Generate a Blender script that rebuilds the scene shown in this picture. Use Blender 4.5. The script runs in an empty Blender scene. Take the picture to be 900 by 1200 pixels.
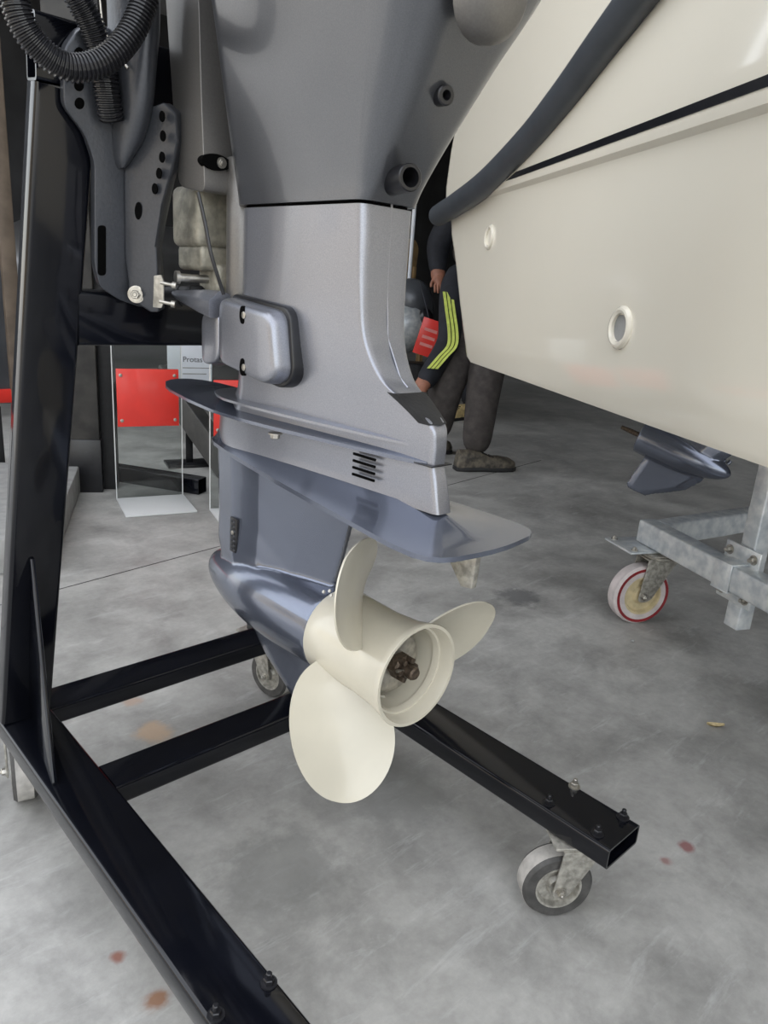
import bpy, bmesh, math, random
import numpy as np
from mathutils import Vector, Matrix
random.seed(4)
scene = bpy.context.scene
col = scene.collection

# ---------------------------------------------------------------- camera
FPX, CX, CY, CAMH = 861.0, 450.0, 600.0, 0.80
RW = np.array([[0.73239484, -0.150418, 0.6640574],
               [-0.67747882, -0.25835379, 0.68867682],
               [0.06797236, -0.95426817, -0.29112199]])
CAM = np.array([0, 0, CAMH])
cd = bpy.data.cameras.new('camera')
cd.sensor_fit = 'VERTICAL'; cd.sensor_height = 36.0; cd.lens = FPX / 1200 * 36
cd.clip_start = 0.02
cam = bpy.data.objects.new('camera', cd); col.objects.link(cam)
r, u, b = RW @ [1, 0, 0], RW @ [0, -1, 0], RW @ [0, 0, -1]
cam.matrix_world = Matrix(((r[0], u[0], b[0], 0), (r[1], u[1], b[1], 0), (r[2], u[2], b[2], CAMH), (0, 0, 0, 1)))
scene.camera = cam

# ---------------------------------------------------------------- world, sun, exposure
w = bpy.data.worlds.new('sky'); scene.world = w; w.use_nodes = True
nt = w.node_tree; bg = nt.nodes['Background']
sky = nt.nodes.new('ShaderNodeTexSky')
sky.sky_type = 'NISHITA'; sky.sun_disc = False
sky.sun_elevation = math.radians(52); sky.sun_rotation = math.radians(65)
sky.air_density = 1.3; sky.dust_density = 3.0
nt.links.new(sky.outputs[0], bg.inputs[0]); bg.inputs[1].default_value = 0.12
cloud = nt.nodes.new('ShaderNodeBackground'); cloud.inputs[0].default_value = (1.0, 0.985, 0.955, 1); cloud.inputs[1].default_value = 1.15   # thin bright overcast
addn = nt.nodes.new('ShaderNodeAddShader'); nt.links.new(bg.outputs[0], addn.inputs[0]); nt.links.new(cloud.outputs[0], addn.inputs[1])
nt.links.new(addn.outputs[0], nt.nodes['World Output'].inputs[0])
sd = bpy.data.lights.new('sun', 'SUN'); sd.energy = 3.2; sd.angle = math.radians(0.6); sd.color = (1, 0.95, 0.87)
sun = bpy.data.objects.new('sun', sd); col.objects.link(sun)
sun.rotation_euler = Vector((-0.62, -0.25, -1.0)).to_track_quat('-Z', 'Y').to_euler()
vs = scene.view_settings
vs.view_transform = 'Standard'; vs.look = 'None'; vs.gamma = 1; vs.use_curve_mapping = False
vs.exposure = 0.85

# ---------------------------------------------------------------- pixel helpers (directions only)
def ray(px, py): return RW @ np.array([px - CX, py - CY, FPX]) / FPX
def on(px, py, ax, v):
    d = ray(px, py); return CAM + d * ((v - CAM[ax]) / d[ax])
def dep(px, py, t): return CAM + t * ray(px, py)
def tp(px, py, off=0.0):                       # onto the raked transom plane of the stand, off metres in front of it
    d = ray(px, py); t = (1.0392 - off - 0.12 * CAM[2]) / (d[1] + 0.12 * d[2]); return CAM + t * d

# ---------------------------------------------------------------- materials
def new_mat(name):
    m = bpy.data.materials.new(name); m.use_nodes = True
    return m, m.node_tree, m.node_tree.nodes['Principled BSDF']
def mat(name, c, rough=0.5, metal=0.0, coat=0.0, var=0.06, scale=30, bump=0.0, bscale=200, c2=None, spec=0.5, rvar=0.0):
    m, t, p = new_mat(name)
    tc = t.nodes.new('ShaderNodeTexCoord')
    n = t.nodes.new('ShaderNodeTexNoise'); n.inputs['Scale'].default_value = scale; n.inputs['Detail'].default_value = 5
    t.links.new(tc.outputs['Object'], n.inputs['Vector'])
    rp = t.nodes.new('ShaderNodeValToRGB')
    a = c2 or tuple(max(0, x * (1 - var)) for x in c); bb = c if c2 else tuple(min(1, x * (1 + var)) for x in c)
    rp.color_ramp.elements[0].color = (*a, 1); rp.color_ramp.elements[1].color = (*bb, 1)
    rp.color_ramp.elements[0].position = 0.35; rp.color_ramp.elements[1].position = 0.65
    t.links.new(n.outputs['Fac'], rp.inputs[0]); t.links.new(rp.outputs[0], p.inputs['Base Color'])
    p.inputs['Roughness'].default_value = rough; p.inputs['Metallic'].default_value = metal
    p.inputs['Coat Weight'].default_value = coat; p.inputs['Coat Roughness'].default_value = 0.06
    p.inputs['Specular IOR Level'].default_value = spec
    if rvar:
        mr = t.nodes.new('ShaderNodeMapRange'); mr.inputs[3].default_value = max(0.02, rough - rvar); mr.inputs[4].default_value = rough + rvar
        t.links.new(n.outputs['Fac'], mr.inputs[0]); t.links.new(mr.outputs[0], p.inputs['Roughness'])
    if bump:
        n2 = t.nodes.new('ShaderNodeTexNoise'); n2.inputs['Scale'].default_value = bscale; n2.inputs['Detail'].default_value = 3
        t.links.new(tc.outputs['Object'], n2.inputs['Vector'])
        bp = t.nodes.new('ShaderNodeBump'); bp.inputs['Strength'].default_value = bump; bp.inputs['Distance'].default_value = 0.002
        t.links.new(n2.outputs['Fac'], bp.inputs['Height']); t.links.new(bp.outputs[0], p.inputs['Normal'])
    return m

M = {}
M['paint'] = mat('metallic_blue_grey_paint', (0.275, 0.283, 0.318), 0.33, 0.75, 0.35, 0.10, 900)
M['paint_gloss'] = mat('glossy_blue_grey_paint', (0.150, 0.167, 0.215), 0.20, 0.7, 0.5, 0.08, 900)
M['cowl'] = mat('grey_cowl_paint', (0.125, 0.130, 0.143), 0.28, 0.7, 0.5, 0.08, 900)
M['bracket'] = mat('dark_grey_bracket_paint', (0.058, 0.062, 0.072), 0.36, 0.5, 0.15, 0.06, 300, 0.15, 250)
M['swivel'] = mat('warm_grey_satin_paint', (0.165, 0.158, 0.150), 0.42, 0.65, 0.1, 0.06, 500)
M['black'] = mat('glossy_black_paint', (0.0030, 0.0034, 0.0055), 0.09, 0.0, 0.0, 0.2, 12, 0.015, 60, spec=0.42, rvar=0.04)
M['rubber'] = mat('black_rubber', (0.012, 0.012, 0.013), 0.55, 0, 0, 0.2, 60, 0.2, 300)
M['plastic'] = mat('black_plastic', (0.010, 0.010, 0.012), 0.30, 0, 0, 0.2, 60)
M['cream'] = mat('cream_propeller_enamel', (0.53, 0.495, 0.405), 0.27, 0.0, 0.35, 0.03, 20)
M['hole'] = mat('black_recess', (0.002, 0.002, 0.002), 0.9, 0, 0, 0.1, 30, spec=0.05)
M['steel'] = mat('worn_steel', (0.42, 0.40, 0.36), 0.35, 0.9, 0, 0.2, 120, 0.1, 400)
M['rust'] = mat('rusty_nut', (0.10, 0.075, 0.055), 0.5, 0.7, 0, 0.4, 200, 0.3, 400)
M['cast'] = mat('rough_cast_metal', (0.26, 0.245, 0.20), 0.55, 0.5, 0, 0.3, 60, 0.5, 160)
M['galv'] = mat('galvanised_steel', (0.74, 0.76, 0.76), 0.42, 0.55, 0, 0, 38, 0.08, 120, c2=(0.50, 0.54, 0.57), rvar=0.12)
M['zinc'] = mat('dirty_zinc', (0.50, 0.48, 0.43), 0.42, 0.6, 0, 0, 110, 0.3, 200, c2=(0.27, 0.26, 0.23))
M['hull'] = mat('cream_white_gelcoat', (0.80, 0.755, 0.645), 0.07, 0, 0.3, 0.012, 3)
M['rail'] = mat('dark_grey_rub_rail', (0.055, 0.062, 0.072), 0.42, 0, 0, 0.1, 20)
M['stripe'] = mat('black_stripe_vinyl', (0.012, 0.013, 0.016), 0.2, 0, 0.4, 0.1, 20)
M['tyre'] = mat('grey_rubber_tyre', (0.055, 0.053, 0.05), 0.6, 0, 0, 0.3, 60, 0.3, 150)
M['tread'] = mat('scuffed_grey_tread', (0.42, 0.40, 0.37), 0.6, 0, 0, 0.2, 60, 0.2, 150)
M['rim'] = mat('yellowed_nylon_rim', (0.55, 0.46, 0.28), 0.45, 0, 0, 0.15, 40)
M['redtyre'] = mat('pale_polyurethane_tread', (0.55, 0.50, 0.49), 0.4, 0, 0, 0.12, 40)
M['redring'] = mat('dark_red_polyurethane', (0.22, 0.015, 0.02), 0.4, 0, 0, 0.15, 40)
M['red'] = mat('red_board', (0.66, 0.035, 0.025), 0.35, 0, 0.2, 0.05, 15)
M['white'] = mat('white_print', (0.72, 0.75, 0.80), 0.4, 0, 0, 0.02, 20)
M['ink'] = mat('dark_print', (0.05, 0.05, 0.06), 0.5)
M['darkwall'] = mat('dark_wall', (0.028, 0.028, 0.030), 0.7, 0, 0, 0.3, 3, 0.1, 20)
M['pillar'] = mat('scuffed_black_pillar', (0.045, 0.042, 0.038), 0.55, 0, 0, 0, 14, 0.1, 60, c2=(0.018, 0.017, 0.016))
M['ceil'] = mat('grey_roof', (0.22, 0.22, 0.22), 0.8, 0, 0, 0.1, 4)
M['facade'] = mat('beige_facade', (0.42, 0.36, 0.27), 0.85, 0, 0, 0.1, 2)
M['kerb'] = mat('kerb_concrete', (0.30, 0.30, 0.29), 0.85, 0, 0, 0.15, 20, 0.2, 80)
M['panel'] = mat('dark_grey_panel', (0.075, 0.08, 0.09), 0.35, 0.2, 0.2, 0.15, 8)
M['brown'] = mat('brown_trim', (0.13, 0.10, 0.075), 0.5, 0, 0, 0.2, 20)
M['darkcar'] = mat('dark_grey_bodywork', (0.055, 0.055, 0.055), 0.3, 0.3, 0.3, 0.1, 10)
M['trousers'] = mat('dark_brown_grey_cloth', (0.050, 0.043, 0.040), 0.9, 0, 0, 0.25, 25, 0.5, 60)
M['jacket'] = mat('black_navy_cloth', (0.008, 0.009, 0.014), 0.8, 0, 0, 0.3, 25, 0.4, 60)
M['stripes'] = mat('lime_yellow_tape', (0.52, 0.60, 0.12), 0.7, 0, 0, 0.1, 30)
M['skin'] = mat('skin', (0.27, 0.115, 0.07), 0.55, 0, 0, 0.15, 40)
M['hair'] = mat('dark_hair', (0.02, 0.015, 0.012), 0.6)
M['boot'] = mat('dusty_leather_boot', (0.14, 0.12, 0.09), 0.6, 0, 0, 0, 40, 0.4, 120, c2=(0.035, 0.03, 0.025))
M['sandal'] = mat('tan_yellow_shoe', (0.50, 0.38, 0.18), 0.6, 0, 0, 0.3, 40)
M['tan'] = mat('tan_wood', (0.34, 0.22, 0.10), 0.5, 0, 0, 0.2, 20)
M['leaf'] = mat('dry_leaf', (0.50, 0.40, 0.22), 0.7, 0, 0, 0.25, 90)
m, t, p = new_mat('clear_acrylic'); M['acrylic'] = m
tb = t.nodes.new('ShaderNodeBsdfTransparent'); tb.inputs[0].default_value = (0.90, 0.92, 0.91, 1)
gb = t.nodes.new('ShaderNodeBsdfGlossy'); gb.inputs['Roughness'].default_value = 0.03
fr = t.nodes.new('ShaderNodeFresnel'); fr.inputs['IOR'].default_value = 1.45
mx = t.nodes.new('ShaderNodeMixShader'); t.links.new(fr.outputs[0], mx.inputs[0]); t.links.new(tb.outputs[0], mx.inputs[1]); t.links.new(gb.outputs[0], mx.inputs[2])
t.links.new(mx.outputs[0], t.nodes['Material Output'].inputs[0]); t.nodes.remove(p)
m, t, p = new_mat('frosted_acrylic_foot'); M['acrylic_foot'] = m
p.inputs['Base Color'].default_value = (0.62, 0.63, 0.62, 1); p.inputs['Roughness'].default_value = 0.35

def concrete():
    m, t, p = new_mat('stained_concrete'); N, L = t.nodes, t.links
    tc = N.new('ShaderNodeTexCoord')
    def noise(sc, det, rough=0.6, dist=0.0, vec=None):
        n = N.new('ShaderNodeTexNoise'); n.inputs['Scale'].default_value = sc; n.inputs['Detail'].default_value = det
        n.inputs['Roughness'].default_value = rough; n.inputs['Distortion'].default_value = dist
        L.new(vec or tc.outputs['Object'], n.inputs['Vector']); return n
    def ramp(src, a, ca, b2, cb):
        q = N.new('ShaderNodeValToRGB'); e = q.color_ramp.elements
        e[0].position, e[1].position = a, b2; e[0].color = (*ca, 1); e[1].color = (*cb, 1); L.new(src, q.inputs[0]); return q
    def mix(fac, a, b2, mode='MIX'):
        q = N.new('ShaderNodeMix'); q.data_type = 'RGBA'; q.blend_type = mode
        if isinstance(fac, float): q.inputs[0].default_value = fac
        else: L.new(fac, q.inputs[0])
        for i, v in ((6, a), (7, b2)):
            if isinstance(v, tuple): q.inputs[i].default_value = (*v, 1)
            else: L.new(v, q.inputs[i])
        return q.outputs[2]
    big = noise(1.6, 6, 0.62, 0.6)
    base = ramp(big.outputs['Fac'], 0.32, (0.29, 0.284, 0.268), 0.68, (0.45, 0.442, 0.420)).outputs[0]
    mid = noise(6, 9, 0.68, 0.25)
    base = mix(0.85, base, ramp(mid.outputs['Fac'], 0.32, (0.60, 0.60, 0.595), 0.60, (1.12, 1.12, 1.11)).outputs[0], 'MULTIPLY')
    fine = noise(60, 6, 0.7)
    base = mix(0.55, base, ramp(fine.outputs['Fac'], 0.3, (0.8, 0.8, 0.8), 0.7, (1.1, 1.1, 1.1)).outputs[0], 'MULTIPLY')
    # pale worn scuffs
    mp = N.new('ShaderNodeMapping'); mp.inputs['Scale'].default_value = (3, 14, 1); mp.inputs['Rotation'].default_value = (0, 0, 0.7)
    L.new(tc.outputs['Object'], mp.inputs[0])
    sc = noise(2.2, 7, 0.72, 0.4, mp.outputs[0])
    base = mix(ramp(sc.outputs['Fac'], 0.56, (0, 0, 0), 0.78, (0.55, 0.55, 0.55)).outputs[0], base, (0.58, 0.58, 0.565))
    # spots of rust, paint and oil with their own places
    wn = noise(22, 4, 0.7)
    for (px, py, rx, colr, st) in ((180, 858, .035, (.42, .30, .20), .8), (185, 1172, .016, (.26, .13, .07), .9), (138, 1122, .010, (.25, .10, .07), .9),
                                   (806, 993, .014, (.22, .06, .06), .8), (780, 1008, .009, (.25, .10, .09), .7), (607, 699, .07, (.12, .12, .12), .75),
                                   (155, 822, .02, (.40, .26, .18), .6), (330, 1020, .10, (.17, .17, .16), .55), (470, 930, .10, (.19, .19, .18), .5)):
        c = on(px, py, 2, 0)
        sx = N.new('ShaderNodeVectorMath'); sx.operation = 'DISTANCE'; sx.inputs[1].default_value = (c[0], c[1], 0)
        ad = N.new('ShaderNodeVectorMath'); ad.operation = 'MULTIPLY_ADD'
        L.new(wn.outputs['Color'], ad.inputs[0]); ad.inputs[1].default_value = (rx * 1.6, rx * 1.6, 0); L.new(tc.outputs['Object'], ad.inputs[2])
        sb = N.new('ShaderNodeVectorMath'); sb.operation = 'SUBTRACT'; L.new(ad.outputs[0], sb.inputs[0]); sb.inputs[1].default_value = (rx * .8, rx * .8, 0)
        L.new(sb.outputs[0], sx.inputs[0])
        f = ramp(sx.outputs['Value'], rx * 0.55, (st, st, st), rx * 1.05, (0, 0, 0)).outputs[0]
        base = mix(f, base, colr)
    L.new(base, p.inputs['Base Color'])
    rr = ramp(mid.outputs['Fac'], 0.3, (0.38, .38, .38), 0.7, (0.62, .62, .62)); L.new(rr.outputs[0], p.inputs['Roughness'])
    bp = N.new('ShaderNodeBump'); bp.inputs['Strength'].default_value = 0.12; bp.inputs['Distance'].default_value = 0.003
    L.new(fine.outputs['Fac'], bp.inputs['Height']); L.new(bp.outputs[0], p.inputs['Normal'])
    return m
M['concrete'] = concrete()

# ---------------------------------------------------------------- mesh helpers (vertices in world metres)
def tag(o, label, cat=None, group=None, kind=None):
    if label: o['label'] = label
    if cat: o['category'] = cat
    if group: o['group'] = group
    if kind: o['kind'] = kind
    return o
def thing(name, loc, label, cat, group=None):
    e = bpy.data.objects.new(name, None); col.objects.link(e); e.location = loc; e.empty_display_size = 0.05
    return tag(e, label, cat, group)
def pw(p):                                       # world matrix of a parent
    mm = Matrix.Identity(4)
    while p is not None:
        mm = (Matrix.Translation(p.location) @ mm) if p.parent is None else mm
        p = p.parent
    return mm
def link(o, parent):
    col.objects.link(o)
    if parent is not None:
        o.parent = parent
        o.matrix_parent_inverse = Matrix.Translation(parent.location).inverted() if parent.parent is None else Matrix.Identity(4)
    return o
def mesh(name, V, Fc, m, parent=None, smooth=35, bevel=0, seg=2, label=None):
    V = [tuple(float(c) for c in v) for v in V]
    # put the object's origin at the centre of its base
    a = np.array(V); o0 = np.array([a[:, 0].mean(), a[:, 1].mean(), a[:, 2].min()])
    if parent is not None and parent.parent is None and parent.type == 'EMPTY' or parent is None: pass
    me = bpy.data.meshes.new(name); me.from_pydata(V, [], Fc); me.validate()
    bm = bmesh.new(); bm.from_mesh(me); bmesh.ops.recalc_face_normals(bm, faces=bm.faces)
    if bevel:
        ed = [e for e in bm.edges if len(e.link_faces) == 2 and e.calc_face_angle(0) > math.radians(28)]
        bmesh.ops.bevel(bm, geom=ed, offset=bevel, segments=seg, profile=0.5, affect='EDGES', clamp_overlap=True)
    bm.to_mesh(me); bm.free()
    if smooth:
        for pl in me.polygons: pl.use_smooth = True
        me.set_sharp_from_angle(angle=math.radians(smooth))
    me.materials.append(M[m] if isinstance(m, str) else m)
    o = bpy.data.objects.new(name, me); link(o, parent)
    if label: o['label'] = label
    return o
def boxg(c, s, rot=None):
    V = [Vector(((i - .5) * s[0], (j - .5) * s[1], (k - .5) * s[2])) for i in (0, 1) for j in (0, 1) for k in (0, 1)]
    if rot is not None: V = [rot @ v for v in V]
    V = [v + Vector(c) for v in V]
    return V, [(0, 1, 3, 2), (4, 6, 7, 5), (0, 4, 5, 1), (2, 3, 7, 6), (0, 2, 6, 4), (1, 5, 7, 3)]
def box(name, c, s, m, parent=None, rot=None, bevel=0.002, seg=2):
    return mesh(name, *boxg(c, s, rot), m, parent, bevel=bevel, seg=seg)
def loftg(secs, cap=(True, True), closed=True):
    n = len(secs[0]); V = [v for s in secs for v in s]; Fc = []
    for i in range(len(secs) - 1):
        for j in range(n if closed else n - 1):
            k = (j + 1) % n; Fc.append((i * n + j, i * n + k, (i + 1) * n + k, (i + 1) * n + j))
    if cap[0]: Fc.append(tuple(range(n))[::-1])
    if cap[1]: Fc.append(tuple(range((len(secs) - 1) * n, len(secs) * n)))
    return V, Fc
def loft(name, secs, m, parent=None, cap=(True, True), smooth=35, bevel=0, seg=2):
    return mesh(name, *loftg(secs, cap), m, parent, smooth, bevel, seg)
def frame(d):
    d = Vector(d).normalized(); a = Vector((0, 0, 1)) if abs(d.z) < 0.9 else Vector((1, 0, 0))
    x = d.cross(a).normalized(); return x, x.cross(d).normalized(), d
def latheg(prof, o, d, n=32, cap=(True, True)):
    x, y, d = frame(d); o = Vector(o)
    secs = [[o + d * h + (x * math.cos(2 * math.pi * k / n) + y * math.sin(2 * math.pi * k / n)) * max(rr, 1e-5) for k in range(n)] for h, rr in prof]
    return loftg(secs, cap)
def lathe(name, prof, o, d, m, parent=None, n=32, smooth=35, cap=(True, True)):
    return mesh(name, *latheg(prof, o, d, n, cap), m, parent, smooth)
def ringg(prof, o, d, n=40):                      # closed profile spun round an axis
    x, y, d = frame(d); o = Vector(o); V = []; Fc = []; k = len(prof)
    for i in range(n):
        a = 2 * math.pi * i / n; e = x * math.cos(a) + y * math.sin(a)
        V += [o + d * h + e * rr for h, rr in prof]
    for i in range(n):
        for j in range(k):
            Fc.append((i * k + j, i * k + (j + 1) % k, ((i + 1) % n) * k + (j + 1) % k, ((i + 1) % n) * k + j))
    return V, Fc
def ring(name, prof, o, d, m, parent=None, n=40, smooth=35): return mesh(name, *ringg(prof, o, d, n), m, parent, smooth)
def cr(P, n):                                     # Catmull-Rom through points
    P = [np.array(p, float) for p in P]; P = [2 * P[0] - P[1]] + P + [2 * P[-1] - P[-2]]; out = []
    for i in range(1, len(P) - 2):
        for k in range(n):
            t = k / n; a, b2, c, d = P[i - 1:i + 3]
            out.append(0.5 * ((2 * b2) + (c - a) * t + (2 * a - 5 * b2 + 4 * c - d) * t * t + (3 * b2 - a - 3 * c + d) * t ** 3))
    return out + [P[-2]]
def sweepg(path, rad, n=16):
    path = [Vector(p) for p in path]; secs = []; prev = None
    for i, p in enumerate(path):
        d = (path[min(i + 1, len(path) - 1)] - path[max(i - 1, 0)]).normalized()
        if prev is None: x = frame(d)[0]
        else: x = (prev - d * prev.dot(d)).normalized()
        prev = x; y = d.cross(x); rr = rad(i) if callable(rad) else rad
        secs.append([p + (x * math.cos(2 * math.pi * k / n) + y * math.sin(2 * math.pi * k / n)) * rr for k in range(n)])
    return loftg(secs)
def sweep(name, path, rad, m, parent=None, n=16, smooth=40): return mesh(name, *sweepg(path, rad, n), m, parent, smooth)
def rpoly(pts, rad, n=4):                         # polygon with rounded corners (2-D)
    out = []; K = len(pts)
    for i in range(K):
        a, p, c = (np.array(pts[(i + j) % K], float) for j in (-1, 0, 1)); rr = rad[i] if isinstance(rad, (list, tuple)) else rad
        u1 = a - p; u2 = c - p; l1 = np.linalg.norm(u1); l2 = np.linalg.norm(u2); u1 /= l1; u2 /= l2
        k = min(rr, l1 * .48, l2 * .48); A, B = p + u1 * k, p + u2 * k
        for j in range(n + 1):
            t = j / n; out.append((1 - t) ** 2 * A + 2 * t * (1 - t) * p + t * t * B)
    return out
def prism(name, P, thick, m, parent=None, bevel=0.0, smooth=30, seg=2):    # P: 3-D outline, extruded by vector thick
    th = Vector(thick); P = [Vector(p) for p in P]
    return mesh(name, *loftg([P, [p + th for p in P]]), m, parent, smooth, bevel, seg)
def rect_tube(name, p0, p1, up, w, h, m, parent=None, wall=0.003, rad=0.005, open_ends=True):
    p0, p1 = Vector(p0), Vector(p1); d = (p1 - p0).normalized(); up = Vector(up); x = d.cross(up).normalized(); up = x.cross(d).normalized()
    def sec(c, ww, hh, rr): return [c + x * q[0] + up * q[1] for q in rpoly([(-ww / 2, -hh / 2), (ww / 2, -hh / 2), (ww / 2, hh / 2), (-ww / 2, hh / 2)], rr, 3)]
    if not open_ends: return loft(name, [sec(p0, w, h, rad), sec(p1, w, h, rad)], m, parent)
    secs = [sec(p0, w, h, rad), sec(p1, w, h, rad), sec(p1, w - 2 * wall, h - 2 * wall, rad * .5), sec(p0, w - 2 * wall, h - 2 * wall, rad * .5)]
    secs.append(secs[0]); V, Fc = loftg(secs, (False, False)); n = len(secs[0])
    Fc = [tuple(i % (4 * n) for i in f) for f in Fc]
    return mesh(name, V[:4 * n], Fc, m, parent)
def hexbolt(name, p, d, rr, hh, m, parent, stud=0.006):
    # nut with washer and a stud end
    V, Fc = latheg([(0, rr * 1.5), (0.0015, rr * 1.5)], p, d, 16)
    n0 = len(V); V2, F2 = latheg([(0.0015, rr), (hh, rr), (hh + .001, rr * .85)], p, d, 6); V += V2; Fc += [tuple(i + n0 for i in f) for f in F2]
    n0 = len(V); V2, F2 = latheg([(hh, rr * .55), (hh + stud, rr * .55), (hh + stud + .001, rr * .4)], p, d, 10); V += V2; Fc += [tuple(i + n0 for i in f) for f in F2]
    return mesh(name, V, Fc, m, parent, 30)
def join(*gs):
    V, Fc = [], []
    for v, f in gs:
        n0 = len(V); V += list(v); Fc += [tuple(i + n0 for i in q) for q in f]
    return V, Fc
def xform(g, Mx): return [Mx @ Vector(v) for v in g[0]], g[1]

# ================================================================ setting
mesh('floor', *boxg((0, 0, -0.05), (60, 60, 0.1)), 'concrete', smooth=0)['kind'] = 'structure'
o = mesh('ceiling', *boxg((5.2, 1.0, 3.35), (8.6, 16, 0.15)), 'ceil', smooth=0); o['kind'] = 'structure'
o = mesh('wall_back', *boxg((4.6, 8.0, 1.65), (9.8, 0.2, 3.3)), 'darkwall', smooth=0); o['kind'] = 'structure'
o = mesh('wall_right', *boxg((9.5, 1.0, 1.65), (0.2, 16, 3.3)), 'darkwall', smooth=0); o['kind'] = 'structure'
o = mesh('wall_front', *boxg((5.5, -6.9, 1.65), (8.0, 0.2, 3.3)), 'darkwall', smooth=0); o['kind'] = 'structure'
# saw-cut joint in the concrete
a, b2 = on(60, 693, 2, 0), on(262, 639, 2, 0); dj = (b2 - a) / np.linalg.norm(b2 - a)
o = box('trim_1', tuple((a + dj * 0.9 + [0, 0, 0.0002])), (3.4, 0.004, 0.0006), 'tyre', rot=Matrix.Rotation(math.atan2(dj[1], dj[0]), 3, 'Z'), bevel=0); o['kind'] = 'structure'
# building across the yard, seen only as a reflection
bld = thing('yard_building', (-13, 4, 0), 'beige building standing across the open yard', 'building')
box('wall', (-13, 4, 1.9), (3, 22, 3.8), 'facade', bld, bevel=0.02)
for k in range(6):
    box('window', (-11.49, -4.5 + 3.4 * k, 2.0), (0.06, 1.4, 1.2), 'panel', bld, bevel=0.01)
box('roof', (-13, 4, 3.9), (3.4, 22.4, 0.2), 'ceil', bld, bevel=0.02)

# ================================================================ engine stand
T = 0.16                                            # top of the base rails
RL, RR = (0.253, 0.325), (0.738, 0.814)
st = thing('engine_stand', (0.533, 0.75, 0), 'glossy black steel stand on casters carrying the grey outboard motor', 'stand')
YR = lambda z: 1.0392 - 0.12 * z                      # front plane of the raked uprights
for (x0, x1) in (RL, RR):
    rect_tube('base_rail', ((x0 + x1) / 2, 0.326, T - .015), ((x0 + x1) / 2, 1.135, T - .015), (0, 0, 1), x1 - x0, 0.030, 'black', st)
for (y0, y1) in ((0.798, 0.856), (1.028, 1.09)):
    rect_tube('cross_beam', (RL[1], (y0 + y1) / 2, T - .016), (RR[0], (y0 + y1) / 2, T - .016), (0, 0, 1), y1 - y0, 0.030, 'black', st)
nn = Vector((0, 1, 0.12)).normalized(); dz = Vector((0, -0.12, 1)).normalized()
for sg_ in (-1, 1):
    z0, z1 = T, 0.985; xa, xb = 0.533 + sg_ * 0.246, 0.533 + sg_ * 0.178
    c0 = Vector((xa, YR(z0), z0)) + nn * .015; c1 = Vector((xb, YR(z1), z1)) + nn * .015
    rect_tube('upright', c0, c1, nn, 0.068, 0.030, 'black', st)
    # the triangular web between upright and rail
    zt = 0.420; gx3 = lambda o_: 0.533 + sg_ * o_ - .003
    P = [(gx3(.240), YR(T), T), (gx3(.232), YR(zt), zt), (gx3(.2325), YR(zt) - .004, zt), (gx3(.268), YR(T) - .172, T + .004), (gx3(.268), YR(T) - .172, T)]
    prism('gusset_plate', P, (0.006, 0, 0), 'black', st, bevel=0.001)
# crossbars of the transom frame
for (zc, hh, xa, xb) in ((0.737, 0.068, 0.366, 0.700), (1.021, 0.066, 0.322, 0.744)):
    c = Vector((0, YR(zc), zc)) + nn * .015
    rect_tube('transom_bar', Vector((xa, c.y, c.z)), Vector((xb, c.y, c.z)), dz, 0.030, hh, 'black', st)

def caster(parent, x, y, zt, R, wid, ang, tyre, tread, rim, forkm, plate, ringm=None):
    """swivel caster whose mounting plate ends at height zt; ang = heading of the rolling direction"""
    rd = Vector((math.cos(ang), math.sin(ang), 0)); ax = Vector((-rd.y, rd.x, 0)); c = Vector((x, y, R))
    sw = c + rd * (R * .55)                           # swivel centre over the plate
    rotz = Matrix.Rotation(ang, 3, 'Z')
    ca = box('caster', (sw.x, sw.y, zt - .002), (plate[0], plate[1], 0.004), forkm, parent, rot=rotz, bevel=0.001)
    wprof = [(-wid / 2, R * .62), (-wid / 2, R * .93), (-wid * .36, R), (wid * .36, R), (wid / 2, R * .93), (wid / 2, R * .62)]
    ring('tyre', wprof, c, ax, tyre, ca, 48)
    ring('tread', [(-wid * .34, R * .99), (-wid * .34, R * 1.006), (wid * .34, R * 1.006), (wid * .34, R * .99)], c, ax, tread, ca, 48)
    if ringm: ring('tyre_band', [(-wid * .53, R * .84), (-wid * .53, R * .93), (wid * .53, R * .93), (wid * .53, R * .84)], c, ax, ringm, ca, 48)
    lathe('rim', [(-wid * .46, R * .1), (-wid * .46, R * .25), (-wid * .30, R * .32), (-wid * .30, R * .55), (-wid * .52, R * .6), (-wid * .52, R * .66), (wid * .52, R * .66),
                  (wid * .52, R * .6), (wid * .30, R * .55), (wid * .30, R * .32), (wid * .46, R * .25), (wid * .46, R * .1)], c, ax, rim, ca, 40)
    lathe('swivel_race', [(0, R * .5), (.004, R * .56), (.010, R * .56), (.014, R * .45)], (sw.x, sw.y, zt - .018), (0, 0, 1), forkm, ca, 28)
    zf = zt - .016; th = 0.003
    for s in (-1, 1):
        off = ax * (s * (wid / 2 + .004))
        prof = rpoly([(-R * .22, -R * .2), (R * .22, -R * .2), (R * 1.05, zf - R), (-R * .05, zf - R)], [R * .2, R * .2, .004, .004], 5)
        P = [c + off + rd * q[0] + Vector((0, 0, q[1])) for q in prof]
        prism('fork_cheek', P, ax * (s * th), forkm, ca, bevel=.0006)
        hexbolt('axle_nut', c + off + ax * (s * th), ax * s, R * .11, R * .12, 'steel', ca, .003)
    box('fork_crown', tuple(c + rd * (R * .5) + Vector((0, 0, zf - R))), (R * 1.15, wid + .012, .004), forkm, ca, rot=rotz, bevel=.001)
    return ca
zb = T - .031
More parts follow.
